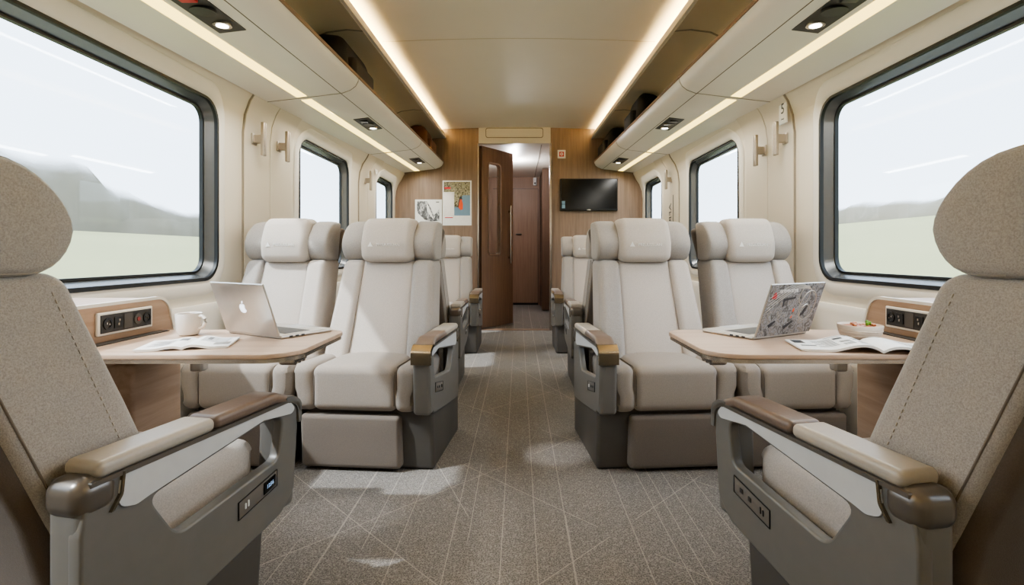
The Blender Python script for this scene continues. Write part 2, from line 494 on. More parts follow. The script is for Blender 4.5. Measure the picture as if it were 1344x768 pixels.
# ceiling: shallow arch, lips of the coves, rack recess panels and the roof above
arch = [(-1.10, 2.545), (-1.05, 2.585), (-.97, 2.603)] + [(x / 10, 2.625 - .024 * (x / 9.5) ** 2) for x in range(-9, 10, 2)] + [(.97, 2.603), (1.05, 2.585), (1.10, 2.545)]
poly = arch + [(x, z + .03) for x, z in reversed(arch)]
ceil = struct('ceiling', tilt(prism(poly, Y0, Y1, 'y')), M['ceil'])
mk('roof_panel', box(-W - .14, W + .14, Y0, 10.5, 2.72, 2.76), M['ceil'], ceil)
for yy in (3.80, 1.2):
    pl = [(x, z - .001) for x, z in arch[2:-2]] + [(x, z + .004) for x, z in reversed(arch[2:-2])]
    mk('ceiling_seam', tilt(prism(pl, yy - .005, yy + .005, 'y')), M['recess'], ceil)
for s in (-1, 1):
    tn += 1
    lip = [(.968, 2.545), (.985, 2.548), (.99, 2.50), (1.02, 2.485), (1.15, 2.475), (1.28, 2.42), (1.38, 2.32), (1.44, 2.18), (1.47, 2.18), (1.41, 2.33), (1.31, 2.445), (1.16, 2.50), (1.10, 2.51), (1.10, 2.49), (1.0, 2.492)]
    face = [(.938, 2.478), (.955, 2.545), (.968, 2.548), (.958, 2.492), (1.10, 2.496), (1.10, 2.488), (.966, 2.482)]
    t = struct('trim_%d' % tn, tilt(prism([(s * x, z) for x, z in face], Y0, Y1, 'y')), M['ceil'])
    rec = [(.962, 2.478), (1.06, 2.486), (1.18, 2.470), (1.28, 2.425), (1.38, 2.33), (1.44, 2.20), (1.46, 2.06), (1.50, 2.06), (1.48, 2.21), (1.41, 2.35), (1.30, 2.455), (1.18, 2.495), (1.06, 2.492), (.962, 2.486)]
    tn += 1
    t2 = struct('trim_%d' % tn, tilt(prism([(s * x, z) for x, z in rec], Y0, Y1, 'y')), M['recess'])
    for yy in (3.28, 5.35):
        sm = [(x - .003, z - .003) for x, z in rec[:7]] + [(x + .006, z + .006) for x, z in reversed(rec[:7])]
        mk('panel_seam', tilt(prism([(s * x, z) for x, z in sm], yy - .008, yy + .008, 'y')), M['groove'], t2)
    mk('cove_light', tilt(prism([(s * 1.0, 2.497), (s * 1.06, 2.497), (s * 1.06, 2.503), (s * 1.0, 2.503)], Y0 + .05, Y1 - .02, 'y')), M['cove'], t)

struct('wall_front', box(-W, W, Y0 - .05, Y0, 0, 2.72), M['cream_panel'], smooth=False)
# partition wall with the door opening, the header and its vent
OX0, OX1, OZ = -.52, .41, 2.42
wb = struct('wall_back', join(box(-W, OX0, Y1, Y1 + .08, 0, 2.72), box(OX1, W, Y1, Y1 + .08, 0, 2.72)), M['wood_wall'], smooth=False)
tn += 1
hd = struct('trim_%d' % tn, box(OX0, OX1, Y1 - .012, Y1 + .07, 2.415, 2.72), M['white_trim'], smooth=False)
vo = rrect(-.43, .315, 2.485, 2.615, (.03, .03, .03, .03))
mk('vent_edge', ring(vo, rrect(-.422, .307, 2.493, 2.607, .025), Y1 - .02, Y1 - .01, 'y'), M['groove'], hd)
mk('vent_panel', prism(rrect(-.42, .305, 2.495, 2.605, .024), Y1 - .024, Y1 - .01, 'y'), M['white_trim'], hd)
tn += 1
struct('trim_%d' % tn, box(OX1 - .012, OX1 + .014, Y1 - .02, Y1 + .09, 0, 2.415), M['chrome'], smooth=False)
tn += 1
struct('trim_%d' % tn, box(OX0 - .014, OX0 + .004, Y1 - .02, Y1 + .09, 0, 2.415), M['chrome'], smooth=False)
tn += 1
struct('trim_%d' % tn, box(OX0, OX1, Y1 - .02, Y1 + .10, 0, .006), M['wood_door'], smooth=False)
struct('baseboard_back', join(box(-W + .06, OX0 - .02, Y1 - .012, Y1, 0, .07), box(OX1 + .02, W - .06, Y1 - .012, Y1, 0, .07)), M['wood_door'], smooth=False)
# vestibule
struct('wall_vestibule', join(box(-.9, -.86, Y1 + .08, 10.4, 0, 2.6), box(.86, .9, Y1 + .08, 10.4, 0, 2.6), box(-.9, .9, 10.3, 10.36, 0, 2.6)), M['wood_end'], smooth=False)
tn += 1
struct('trim_%d' % tn, box(.40, .86, 9.15, 10.3, .02, 2.45), M['wood_dark'], smooth=False)
tn += 1
vc = struct('trim_%d' % tn, box(-.9, .9, Y1 + .08, 10.36, 2.46, 2.52), M['white_trim'], smooth=False)
mk('ceiling_panel_seam', join(box(.30, .31, Y1 + .1, 10.3, 2.455, 2.461)), M['groove'], vc)
t = thing('downlight', 'small round bright downlight in the white vestibule ceiling beyond the door', 'ceiling light', (-.09, 8.35, 2.459))
mk('rim', lathe([(.05, 0), (.05, -.008), (.038, -.008)], 24), M['chrome'], t); mk('lens', disc(0, 0, -.006, .04, .006), M['lamp'], t)
# end door
d2 = bpy.data.objects.new('door_2', None); C.objects.link(d2); d2['kind'] = 'structure'; d2.location = (0, 10.3, 0)
mk('door_leaf', box(-.50, .365, -.03, 0, .04, 2.23), M['wood_end'], d2, smooth=False)
mk('door_gap', join(box(.365, .375, -.008, 0, 0, 2.24), box(-.5, .375, -.008, 0, 2.23, 2.24), box(-.5, .365, -.034, 0, .0, .04)), M['black'], d2, smooth=False)
mk('door_handle', join(tube([(-.05, -.03, 1.36), (-.05, -.07, 1.36), (.05, -.07, 1.36)], .009)), M['charcoal'], d2)
t = thing('wall_sensor', 'small white box high on the end wall above the far brown door', 'sensor', (.31, 10.3, 2.39))
mk('casing', rbox(-.035, .035, -.05, 0, -.09, .06, .012), M['paper'], t); mk('lens', disc(0, -.052, -.05, .016, .006, 'y'), M['ink'], t)

# swung-open door
dw = math.hypot(.40, .56); da = math.atan2(.56, .40)
d1 = bpy.data.objects.new('door_1', None); C.objects.link(d1); d1['kind'] = 'structure'; d1.location = (-.505, Y1 + .10, 0); d1.rotation_euler = (0, 0, da)
gl = rrect(.14, .40, .98, 2.20, .05, 6); ol = [(0, .03), (dw, .03), (dw, 2.40), (0, 2.40)]
def door_leaf():
    o = mk('door_leaf', box(0, dw, -.022, .022, .012, 2.405), M['wood_door'], None, smooth=False)
    co = mk('cut', prism(gl, -.1, .1, 'y'), M['wood_door'])
    md = o.modifiers.new('b', 'BOOLEAN'); md.object = co; md.solver = 'EXACT'
    dg = bpy.context.evaluated_depsgraph_get(); dg.update()
    me = bpy.data.meshes.new_from_object(o.evaluated_get(dg)); o.modifiers.clear(); o.data = me; bpy.data.objects.remove(co)
    o.parent = d1
door_leaf()
mk('window_frame', ring(rrect(.125, .415, .965, 2.215, .06, 6), rrect(.145, .395, .985, 2.195, .045, 6), -.03, .03, 'y'), M['chrome'], d1)
mk('pane', prism(rrect(.14, .40, .98, 2.20, .05, 6), -.003, .003, 'y'), M['pane'], d1)
mk('door_handle', join(rbox(.575, .60, -.075, -.055, .85, 1.66, .008), rbox(.58, .595, -.058, -.02, .92, .95, .004), rbox(.58, .595, -.058, -.02, 1.56, 1.59, .004)), M['chrome'], d1)
mk('edge_strip', box(dw - .004, dw + .004, -.023, .023, .012, 2.405), M['wood_end'], d1, smooth=False)

# ---------------------------------------------------------------- luggage racks
def rack(s, y0, y1, lamp_y, label, lamp_x=1.15, kind='small'):
    ym = (y0 + y1) / 2
    t = thing('luggage_rack', label, 'luggage rack', (s * 1.25, ym, 2.1 + zt(ym)), 0, 'overhead luggage racks')
    ox = Vector(t.location)
    def L(vf): return warp(tilt(vf), lambda x, y, z: (x - ox.x, y - ox.y, z - ox.z))
    g = .004
    def P(pl, a=y0 + g, b=y1 - g): return L(prism([(s * x, z) for x, z in pl], a, b, 'y'))
    shell = [(.972, 2.176), (.974, 2.155), (.99, 2.125), (1.02, 2.102), (1.07, 2.083), (1.30, 2.055), (1.525, 2.030), (1.525, 2.075), (1.10, 2.115), (1.01, 2.14), (.99, 2.178)]
    mk('shell', P(shell), M['binm'], t)
    mk('edge_strip', P([(.966, 2.17), (.966, 2.186), (.995, 2.188), (.995, 2.172)]), M['wood_strip'], t)
    mk('seam', P([(1.078, 2.0815), (1.078, 2.086), (1.083, 2.086), (1.083, 2.081)]), M['seam'], t)
    mk('module_joint', P([(x, z + (-.002 if i < 7 else 0)) for i, (x, z) in enumerate(shell)], y1 - g - .006, y1 - g), M['groove'], t)
    mk('light_strip', P([(1.275, 2.0555), (1.275, 2.064), (1.335, 2.057), (1.335, 2.0485)], y0 + .035, y1 - .035), M['strip'], t)
    # reading light panel
    def plate(u0, u1, w0, w1, th, mat, name, par=t):
        zz = lambda x: 2.083 - .122 * (x - 1.07)
        pl = [(w0, zz(w0) - th), (w1, zz(w1) - th), (w1, zz(w1) + .004), (w0, zz(w0) + .004)]
        return mk(name, P(pl, u0, u1), mat, par)
    hw = .055; hl = .20
    pan = plate(lamp_y - hl, lamp_y + hl, lamp_x - hw, lamp_x + hw, .003, M['charcoal'], 'reading_panel')
    zc = 2.083 - .122 * (lamp_x - 1.07) - .004
    def D(yy, r, h, mat, name, n=20): return mk(name, L(disc(s * lamp_x, yy, zc, r, h, 'z', n)), mat, pan)
    D(lamp_y + .12, .036, .012, M['chrome'], 'lamp_rim'); D(lamp_y + .12, .023, .016, M['lamp'], 'lamp')
    D(lamp_y - .01, .045, .010, M['black'], 'speaker_vent')
    mk('button', L(rbox(s * lamp_x - .03, s * lamp_x + .03, lamp_y - .14, lamp_y - .09, zc - .006, zc + .004, .003, 2, 0)), M['red'] if kind == 'red' else M['black'], pan)
    return t
rack(-1, Y0, 3.24, 2.02, 'long cream rack above the big left window with grey lamp panel and red button', 1.19, 'red')
rack(-1, 3.24, 5.34, 4.08, 'cream luggage rack above the middle left window with black backpack on it')
rack(-1, 5.34, 6.88, 6.05, 'short cream luggage rack at left end beside wooden wall, brown bag on it')
rack(1, Y0, 3.24, 2.02, 'long cream luggage rack above the big right window, nearest on right', 1.19)
rack(1, 3.24, 5.34, 4.08, 'cream luggage rack above the middle right window with no bag at its near end')
rack(1, 5.34, 6.88, 6.05, 'short cream luggage rack at right end above the television corner')

def bag(name, label, cat, x, y, zb, sx, sy, sz, mat, strap=True, lean=0):
    t = thing(name, label, cat, (x, y, zb))
    mk('body', warp(rbox(-sx / 2, sx / 2, -sy / 2, sy / 2, 0, sz, min(sx, sz) * .35, 4, 4), lambda a, b, c: (a * (1 - .25 * c / sz) + lean * c, b * (1 - .35 * (c / sz) ** 2) + .02 * math.sin(9 * a), c)), mat, t)
    mk('pocket', rbox(-sx * .62 if x > 0 else sx * .2, -sx * .2 if x > 0 else sx * .62, -sy * .3, sy * .3, sz * .12, sz * .55, .03, 3, 1), mat, t)
    if strap:
        mk('handle', tube([(0, -.07, sz * .93), (0, -.06, sz * 1.05), (0, 0, sz * 1.1), (0, .06, sz * 1.05), (0, .07, sz * .93)], .010), mat, t)
    mk('zip', tube([(-.5 * sx * .8 * (1 if x > 0 else -1), yy * sy, sz * .68) for yy in (-.3, -.1, .1, .3)], .004, 6), M['chrome'], t)
    return t
def rz(x, y): return 2.142 + zt(y)
bag('backpack', 'black backpack lying on the middle left luggage rack', 'backpack', -1.16, 3.46, rz(1.2, 3.42), .27, .70, .31, M['bag_black'])
bag('travel_bag', 'brown leather bag standing on the far left luggage rack', 'bag', -1.15, 6.2, rz(1.2, 6.2), .27, .6, .33, M['bag_brown'])
bag('holdall', 'black bag standing upright on the right luggage rack, nearer of two', 'bag', 1.15, 4.85, rz(1.2, 4.75), .27, .52, .34, M['bag_black'])
bag('duffel', 'black bag at far right end of rack beside the wooden wall', 'bag', 1.13, 6.3, rz(1.2, 6.3), .27, .75, .31, M['bag_black'])

# ---------------------------------------------------------------- coat hooks, signs, television, posters
def hook(s, y, z, label, dy):
    t = thing('coat_hook', label, 'coat hook', (s * (W - .014), y, z), 0, 'metal coat hooks on the window pillars')
    mk('bar', rbox(-s * .060 - .010, -s * .060 + .010, -.020, -.004, -.10, .10, .005), M['hook_metal'], t)
    mk('bar', rbox(-s * .060 - .010, -s * .060 + .010, .004, .020, -.10, .10, .005), M['hook_metal'], t)
    mk('bracket', join(rbox(-s * .033 - .03, -s * .033 + .03, -.012, .012, -.025, .025, .004), rbox(-s * .003 - .005, -s * .003 + .005, -.03, .03, -.032, .032, .003)), M['hook_metal'], t)
    return t
hook(-1, 3.19, 1.68, 'brushed metal coat hook on left pillar, nearer the big window', .01)
hook(-1, 3.52, 1.70, 'brushed metal coat hook on left pillar, beside the middle window', .01)
hook(-1, 5.50, 1.745, 'small far metal coat hook on the left pillar between middle and last window', .01)
hook(1, 3.17, 1.68, 'brushed metal coat hook on right pillar, nearer the big window', .01)
hook(1, 3.44, 1.66, 'brushed metal coat hook on right pillar, beside the middle window', .01)
hook(1, 5.53, 1.76, 'far metal coat hook on the right pillar between middle and last window', .01)

def sidewall(t, vf):      # local plate (u along +y seen from inside, v up) standing on a side wall
    return vf
t = thing('seat_number_sign', 'small white sign with grey figure high on the right pillar', 'sign', (W - .048, 3.13, 1.832))
mk('plate', rbox(-.004, .004, -.045, .045, -.075, .065, .003, 2, 0), M['paper'], t)
m4 = Matrix(((0, 0, -1, -.0045), (-1, 0, 0, 0), (0, 1, 0, 0), (0, 0, 0, 1)))
mk('figure', join(xf(text_vf('5', .085), m4 @ Matrix.Translation((0, .012, 0))), xf(text_vf('~', .06), m4 @ Matrix.Translation((0, -.045, 0)))), M['ink'], t)
t = thing('wall_lettering', 'tall narrow strip of dark upright lettering on the far right pillar', 'lettering', (W - .032, 5.52, 1.33))
mk('letters', xf(text_vf('AFRVO', .115), Matrix(((0, 0, -1, -.002), (0, -1, 0, -.0), (1, 0, 0, 0), (0, 0, 0, 1))) @ Matrix.Rotation(PI, 4, 'Z')), M['ink'], t)
mk('underline', box(-.003, 0, -.11, -.10, -.26, .26), M['ink'], t)
t = thing('round_sticker', 'small pale round sticker high on the far left pillar', 'sticker', (-W + .062, 5.75, 1.90))
mk('disc', disc(0, 0, 0, .05, .006, 'x'), M['paper'], t); mk('symbol', ring([(.03 * math.cos(k * PI / 10), .03 * math.sin(k * PI / 10)) for k in range(20)], [(.018 * math.cos(k * PI / 10), .018 * math.sin(k * PI / 10)) for k in range(20)], .003, .0045), M['cream_panel'], t)

def px(u, v, y=Y1):      # a point of the partition seen at pixel u, v
    return ((u - 681) * y / 700, 1 + (332 - v) * y / 700)
x0, z1 = px(735, 235); x1, z0 = px(810, 277)
t = thing('television', 'flat black television hanging on the wooden wall right of the door', 'television', ((x0 + x1) / 2, Y1 - .027, (z0 + z1) / 2))
hw, hh = (x1 - x0) / 2, (z1 - z0) / 2
mk('casing', rbox(-hw, hw, -.025, .03, -hh, hh, .008, 2, 0), M['black'], t)
mk('screen', box(-hw + .012, hw - .012, -.027, -.02, -hh + .022, hh - .012), M['tv'], t, smooth=False)
mk('badge', box(-.022, .022, -.0275, -.024, -hh + .006, -hh + .016), M['chrome'], t, smooth=False)
mk('sticker', join(box(-hw + .02, -hw + .062, -.0282, -.026, -hh + .03, -hh + .08), box(-hw + .02, -hw + .062, -.0282, -.026, -hh + .085, -hh + .125)), M['blue'], t, smooth=False)
x0, z1 = px(731, 197); x1, z0 = px(743, 208)
t = thing('alarm_sign', 'small square white sign with red symbol above the television, beside the door', 'sign', ((x0 + x1) / 2, Y1 - .005, (z0 + z1) / 2))
mk('plate', rbox(-.052, .052, -.006, .005, -.055, .055, .004, 2, 0), M['paper'], t)
mk('symbol', join(box(-.03, .03, -.0075, -.005, -.032, .03),), M['red'], t, smooth=False)
mk('pictogram', join(ring(rrect(-.02, .02, -.02, .02, .018), rrect(-.012, .012, -.012, .012, .011), -.0082, -.007, 'y'), box(-.004, .004, -.0082, -.007, -.008, .008)), M['paper'], t)

# posters: plain abstract pictures
def poster_frame(name, label, u0, u1, v0, v1):
    x0, z1 = px(u0, v0); x1, z0 = px(u1, v1)
    t = thing(name, label, 'poster', ((x0 + x1) / 2, Y1 - .003, (z0 + z1) / 2))
    mk('sheet', box(-(x1 - x0) / 2, (x1 - x0) / 2, -.004, .004, -(z1 - z0) / 2, (z1 - z0) / 2), M['paper'], t, smooth=False)
    return t, x1 - x0, z1 - z0
def shape(t, name, pts, mat, w, h, d=.0045):      # pts in 0..1 of the sheet, v down
    return mk(name, prism([((u - .5) * w, (.5 - v) * h) for u, v in pts], -d - .0006, -d + .001, 'y'), mat, t, smooth=False)
t, w, h = poster_frame('poster', 'small white poster with grey abstract drawing, left of the tall poster', 545, 580, 262, 296)
shape(t, 'drawing', [(.06, .06), (.44, .07), (.52, .2), (.60, .36), (.70, .62), (.88, .40), (.90, .36), (.92, .82), (.60, .84), (.36, .78), (.2, .62), (.08, .5)], M['stripe_art'], w, h)
shape(t, 'highlight', [(.42, .12), (.5, .25), (.64, .6), (.72, .8), (.55, .6), (.45, .45)], M['paper'], w, h, .0055)
shape(t, 'small_print', [(.78, .08), (.90, .08), (.90, .12), (.78, .12)], M['paper_grey'], w, h)
t, w, h = poster_frame('poster', 'tall colourful poster with orange figure on blue, nearest the open door', 581, 619, 237, 296)
shape(t, 'foliage', [(.04, .03), (.95, .03), (.95, .33), (.70, .33), (.62, .42), (.55, .6), (.40, .6), (.40, .26), (.04, .26)], M['foliage_art'], w, h)
shape(t, 'blue_panel', [(.70, .33), (.95, .33), (.95, .78), (.40, .78), (.40, .58), (.55, .58), (.62, .42)], M['blue'], w, h)
shape(t, 'pale_panel', [(.05, .27), (.39, .27), (.39, .80), (.05, .80)], M['alu'], w, h, .0042)
shape(t, 'orange_figure', [(.60, .42), (.66, .42), (.70, .52), (.70, .64), (.62, .66), (.55, .60), (.57, .50)], M['orange'], w, h, .006)
shape(t, 'dark_figure', [(.60, .35), (.66, .35), (.68, .42), (.60, .44), (.57, .50), (.55, .60), (.53, .58), (.55, .46)], M['ink'], w, h, .0058)
shape(t, 'title', [(.07, .15), (.28, .15), (.28, .19), (.07, .19)], M['red'], w, h, .006)
shape(t, 'red_line', [(.08, .815), (.36, .815), (.36, .835), (.08, .835)], M['red'], w, h, .006)

# ---------------------------------------------------------------- armchairs
def yf(z):          # front surface of the backrest
    return .205 - (z - .44) * .375

def build_chair(s, full=True, aisle=True, turned=False):
    """local +y is the way the sitter looks; s is the side of the big armrest"""
    t = bpy.data.objects.new('train_seat', None); t.empty_display_size = .1; C.objects.link(t)
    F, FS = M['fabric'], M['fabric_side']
    X = lambda a, b: (min(s * a, s * b), max(s * a, s * b))
    # base
    if aisle:
        mk('base', warp(rbox(*X(-.24, .355), -.13, .46, 0, .30, .02, 2, 2), lambda x, y, z: (x, y - .10 * max(0, (.30 - z)) * (1 if y > .2 else 0), z)), M['dark_base'], t)
    else:
        mk('base', rbox(-.24, .24, -.10, .44, 0, .29, .02, 2, 1), M['dark_base'], t)
    mk('leg_rest', warp(rbox(*X(-.258, .212 if aisle else .258), .425, .495, .014, .262, .022, 3, 3), lambda x, y, z: (x, y - .06 * (.26 - z), z)), M['fabric_leg_shaded'], t)
    # seat cushion with two bolsters
    def crown(x, y, z, a=.2):
        k = max(0, 1 - (x / a) ** 2) * max(0, 1 - ((y - .22) / .30) ** 2)
        return (x, y, z + (.018 * k if z > .40 else 0) - (.022 * (.5 - y) if z > .4 else 0) + .0)
    c = mk('seat_cushion', warp(rbox(-.198, .198, .07, .505, .280, .485, .038, 4, 4), crown), M['fabric'] if turned else M['fabric_seat_shaded'], t)
    for q in (-1, 1):
        mk('seat_bolster', warp(rbox(q * .234 - .056, q * .234 + .056, .07, .504, .276, .494, .045, 4, 3), lambda x, y, z: (x + .012 * q * (1 if z > .38 else 0), y - (.014 if abs(x) > .27 else 0), z - (.026 * (.5 - y) if z > .4 else 0))), M['fabric'] if turned else M['fabric_seat_shaded'], t)
    for q in (-1, 1):
        mk('seat_seam', tube([(q * .187, .04 + .05 * i, .478 - .022 * (.5 - (.04 + .05 * i))) for i in range(9)] + [(q * .187, .488, .46), (q * .187, .497, .43), (q * .187, .497, .31)], .0022, 6), M['seam'], c)
    # backrest: centre panel and wings
    def lean(dy, taper=.12, th=None):
        def g(x, y, z):
            k = (z - .40) / .56
            return (x * (1 - taper * k), y + yf(z) + dy, z)
        return g
    b = mk('backrest', warp(rbox(-.172, .172, -.13, .0, .40, .965, .035, 4, 5), lambda x, y, z: lean(0)(x, y + (.012 * (1 - (x / .17) ** 2) * (1 - ((z - .62) / .36) ** 2) if y > -.03 else 0), z)), F, t)
    for q in (-1, 1):
        def wing(x, y, z, q=q):
            k = (z - .40) / .56
            y2 = y + (.022 * max(0, 1 - abs(z - .62) / .45) if y > -.06 else 0)
            xx = x * (1 - .13 * k)
            return (xx, y2 + yf(z) - .002, z)
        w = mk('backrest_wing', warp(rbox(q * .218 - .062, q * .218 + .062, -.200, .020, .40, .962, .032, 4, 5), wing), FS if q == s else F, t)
        if q == s:
            ds = []
            for i in range(34):
                z = .44 + i * .0145; k = (z - .40) / .56
                x = (.218 + .0625) * (1 - .13 * k); yy = yf(z) - .020
                ds.append(rbox(q * x - .0012, q * x + .0012, -.0013, .0013, 0, .008, .0008, 1, 0))
                ds[-1] = warp(ds[-1], lambda a, bb, cc, z=z, yy=yy: (a, bb + yy - cc * .375, cc + z))
            mk('stitching', join(*ds), M['thread'], w)['kind'] = 'stuff'
            pl = []
            for i in range(12):
                z = .42 + i * .048; k = (z - .40) / .56
                pl.append((q * (.218 + .0605) * (1 - .13 * k), yf(z) - .178, z))
            mk('piping', tube(pl, .0022, 6), M['seam'], w)
    # headrest
    def hy(z):
        u = (z - .945) / .23
        return yf(.945) + .016 * math.sin(PI * min(1, max(0, u * .9 + .12))) - .055 * max(0, u - .45)
    hp = mk('headrest_pad', warp(rbox(-.140, .140, -.115, .040, .950, 1.190, .040, 5, 4), lambda x, y, z: (x * (1 + .03 * math.sin(PI * (z - .945) / .24)), y + hy(z) + (.006 * (1 - (x / .15) ** 2) if y > -.02 else 0), z)), F, t)
    for q in (-1, 1):
        bz = lambda a, b, c, d, n=14: [tuple((1 - u) ** 3 * a[m] + 3 * u * (1 - u) ** 2 * b[m] + 3 * u * u * (1 - u) * c[m] + u ** 3 * d[m] for m in (0, 1)) for u in [k / n for k in range(n + 1)]]
        prof = [(-.160, .965), (-.155, .957), (-.145, .955), (-.10, .955)] + bz((-.045, .955), (.050, .958), (.062, 1.165), (-.075, 1.178)) + [(-.11, 1.179), (-.145, 1.178), (-.155, 1.176), (-.160, 1.168)]
        # lofted wing: outer face inset, soft edges
        pts = [Vector(p) for p in prof]; cen = sum(pts, Vector((0, 0))) / len(pts)
        xs = [(.132, .80), (.134, .93), (.143, 1.0), (.210, 1.0), (.230, .985), (.244, .950), (.252, .895), (.256, .82), (.257, .4)]
        V, Fc = [], []
        for xx, sc in xs:
            for p in pts:
                g = cen + (p - cen) * sc
                V.append((q * xx, g.x + hy(g.y) - .018 * (1 if q else 0) + .15 * (xx - .15) * .35, g.y))
        n = len(pts)
        for i in range(len(xs) - 1):
            for k in range(n): Fc.append((i * n + k, i * n + (k + 1) % n, (i + 1) * n + (k + 1) % n, (i + 1) * n + k))
        Fc += [tuple(range(n)), tuple((len(xs) - 1) * n + k for k in range(n))]
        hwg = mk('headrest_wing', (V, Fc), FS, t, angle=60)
        if q == s:
            st = []
            for p in pts[3:-3]:
                g = cen + (p - cen) * .93
                st.append((q * .2468, g.x + hy(g.y) - .018 + .15 * .097 * .35, g.y))
            mk('stitching', tube(st, .0012, 6), M['thread'], hwg)
    # emblem and lettering on the pad
    rot = Matrix(((-1, 0, 0, 0), (0, 0, 1, 0), (0, 1, 0, 0), (0, 0, 0, 1)))
    yl = hy(1.045) + .0465
    tx = xf(text_vf('PREUUSSUAN', .021, .001), Matrix.Translation((-.016, yl, 1.043)) @ rot)
    tri = prism([(.066, 1.034), (.094, 1.034), (.087, 1.046), (.080, 1.060), (.073, 1.046)], yl - .001, yl + .0012, 'y')
    mk('lettering', join(tx, tri), M['logo'], hp)
    # rear shell
    mk('back_shell', warp(rbox(-.262, .262, -.075, .0, .16, 1.145, .035, 4, 5), lambda x, y, z: (x * (1 - .13 * max(0, (z - .4) / .56) * (1 if z < .95 else (1 - (z - .95) / .2 * .9))), y + yf(max(z, .40)) - .150 - (.0 if z > .4 else .10 * (.4 - z)), z)), M['shell'], t)
    if full:
        mk('shell_pocket', warp(rbox(-.20, .20, -.012, .0, .19, .385, .008, 2, 2), lambda x, y, z: (x, y + yf(max(z, .40)) - .222 - (.0 if z > .4 else .10 * (.4 - z)), z)), M['shell'], t)
    if aisle:
        outer = roundpoly([(-.03, .585, .03), (.52, .585, .02), (.57, .575, .045), (.572, .50, .05), (.556, .33, .03), (.50, .285, .05), (.44, .275, .1), (.22, .245, .1), (.05, .225, .05), (-.045, .22, .03), (-.045, .50, .05)], 5)
        hole = roundpoly([(.090, .512, .02), (.425, .556, .02), (.508, .552, .03), (.486, .440, .03), (.158, .404, .05)], 5)
        leg = warp(rbox(*X(.292, .3715), .504, .571, .288, .586, .018, 3, 3), lambda x, y, z: (x, y - .05 * max(0, .5 - z), z))
        bar = rbox(*X(.292, .3715), -.03, .55, .556, .590, .01, 2, 2)
        rear = rbox(*X(.292, .3715), -.044, .01, .225, .56, .018, 2, 2)
        arm = mk('arm_frame', join(plate_hole(outer, hole, *X(.342, .372)), leg, bar, rear), M['grey_metal'], t)
        inl = roundpoly([(.028, .585, .02), (.535, .582, .01), (.555, .56, .02), (.54, .548, .02), (.425, .564, .02), (.09, .520, .05), (.06, .514, .03), (.022, .525, .03)], 5)
        mk('inlay', prism(inl, *X(.3715, .3755)), M['inlay'], arm)
        mk('trim', prism(roundpoly([(-.03, .592, .005), (.535, .592, .03), (.576, .57, .03), (.578, .545, .0), (.570, .545, 0), (.566, .565, .03), (.53, .583, .02), (-.03, .583, .0)], 5), *X(.289, .3775)), M['trim_metal'], arm)
        def pad(x, y, z):
            u = (y - .25) / .3
            return (x * 1 , y, z - .010 * u * u)
        mk('arm_pad', warp(rbox(*X(.290, .376), .262, .545, .590, .622, .014, 4, 4), lambda x, y, z: (x, y, z - (.9 * max(0, y - .48)) ** 1.0 * .45)), M['leather'], t)['label'] = 'brown leather front arm pad'
        mk('arm_pad', warp(rbox(*X(.290, .376), -.015, .262, .590, .622, .014, 4, 4), lambda x, y, z: (x, y, z - .06 * max(0, -y))), M['leather_pale'], t)['label'] = 'cream leather rear arm pad'
        mk('arm_cap', prism(roundpoly([(.515, .598, .0), (.548, .597, .02), (.583, .575, .03), (.584, .515, .0), (.570, .515, 0), (.566, .56, .03), (.54, .583, .01), (.515, .586, 0)], 6), *X(.289, .3775)), M['grey_metal'] if turned else M['bronze'], arm)
        mk('rear_cap', rbox(*X(.285, .378), -.052, .030, .526, .600, .030, 5, 1), M['cap_metal'], arm)
        mk('cap_line', prism(roundpoly([(.030, .590, 0), (.035, .590, 0), (.030, .548, .02), (.012, .524, .02), (.006, .524, .0), (.025, .55, .02)], 4), *X(.287, .3790)), M['bronze'], arm)
        cp = mk('control_panel', warp(rbox(*X(.3705, .3740), .335, .478, -.021, .021, .0015, 1, 0), lambda x, y, z: (x, y, z + .380 + (y - .40) * .18)), M['panel_grey'], t)
        ed = [(.3345, -.022), (.479, -.022), (.479, .022), (.3345, .022)]
        e2 = [(.336, -.0205), (.4775, -.0205), (.4775, .0205), (.336, .0205)]
        mk('panel_edge', warp(ring(ed, e2, *X(.3715, .3750)), lambda x, y, z: (x, y, z + .380 + (y - .40) * .18)), M['black'], cp, smooth=False)
        def on(vf): return warp(vf, lambda x, y, z: (x, y, z + .380 + (y - .40) * .18))
        mk('button', on(rbox(*X(.373, .3765), .356, .360, -.007, .007, .0012, 1, 0)), M['slot'] if s > 0 else M['charcoal'], cp)
        mk('button', on(rbox(*X(.373, .3765), .366, .370, -.007, .009, .0012, 1, 0)), M['slot'] if s > 0 else M['charcoal'], cp)
        if turned and s > 0:
            mk('display', on(rbox(*X(.373, .3765), .424, .470, -.015, .015, .0012, 1, 0)), M['screen'], cp)
            tm = Matrix(((0, 0, s, s * .3768), (s, 0, 0, .447), (0, 1, 0, .0), (0, 0, 0, 1)))
            mk('digits', on(xf(text_vf('1256', .014, .0005, True), tm)), M['lcd'], cp)
        else:
            mk('button', on(rbox(*X(.373, .3765), .405, .416, -.005, .006, .0012, 1, 0)), M['charcoal'], cp)
            mk('button', on(rbox(*X(.373, .3765), .440, .451, -.005, .006, .0012, 1, 0)), M['charcoal'], cp)
    if turned:      # low inner arm on the window side
        prof = roundpoly([(-.05, .50, .03), (.30, .555, .04), (.40, .545, .07), (.42, .40, .05), (.36, .34, .03), (.0, .30, .02)], 6)
        mk('inner_arm', prism(prof, *X(-.300, -.262)), M['grey_metal'], t)
    return t

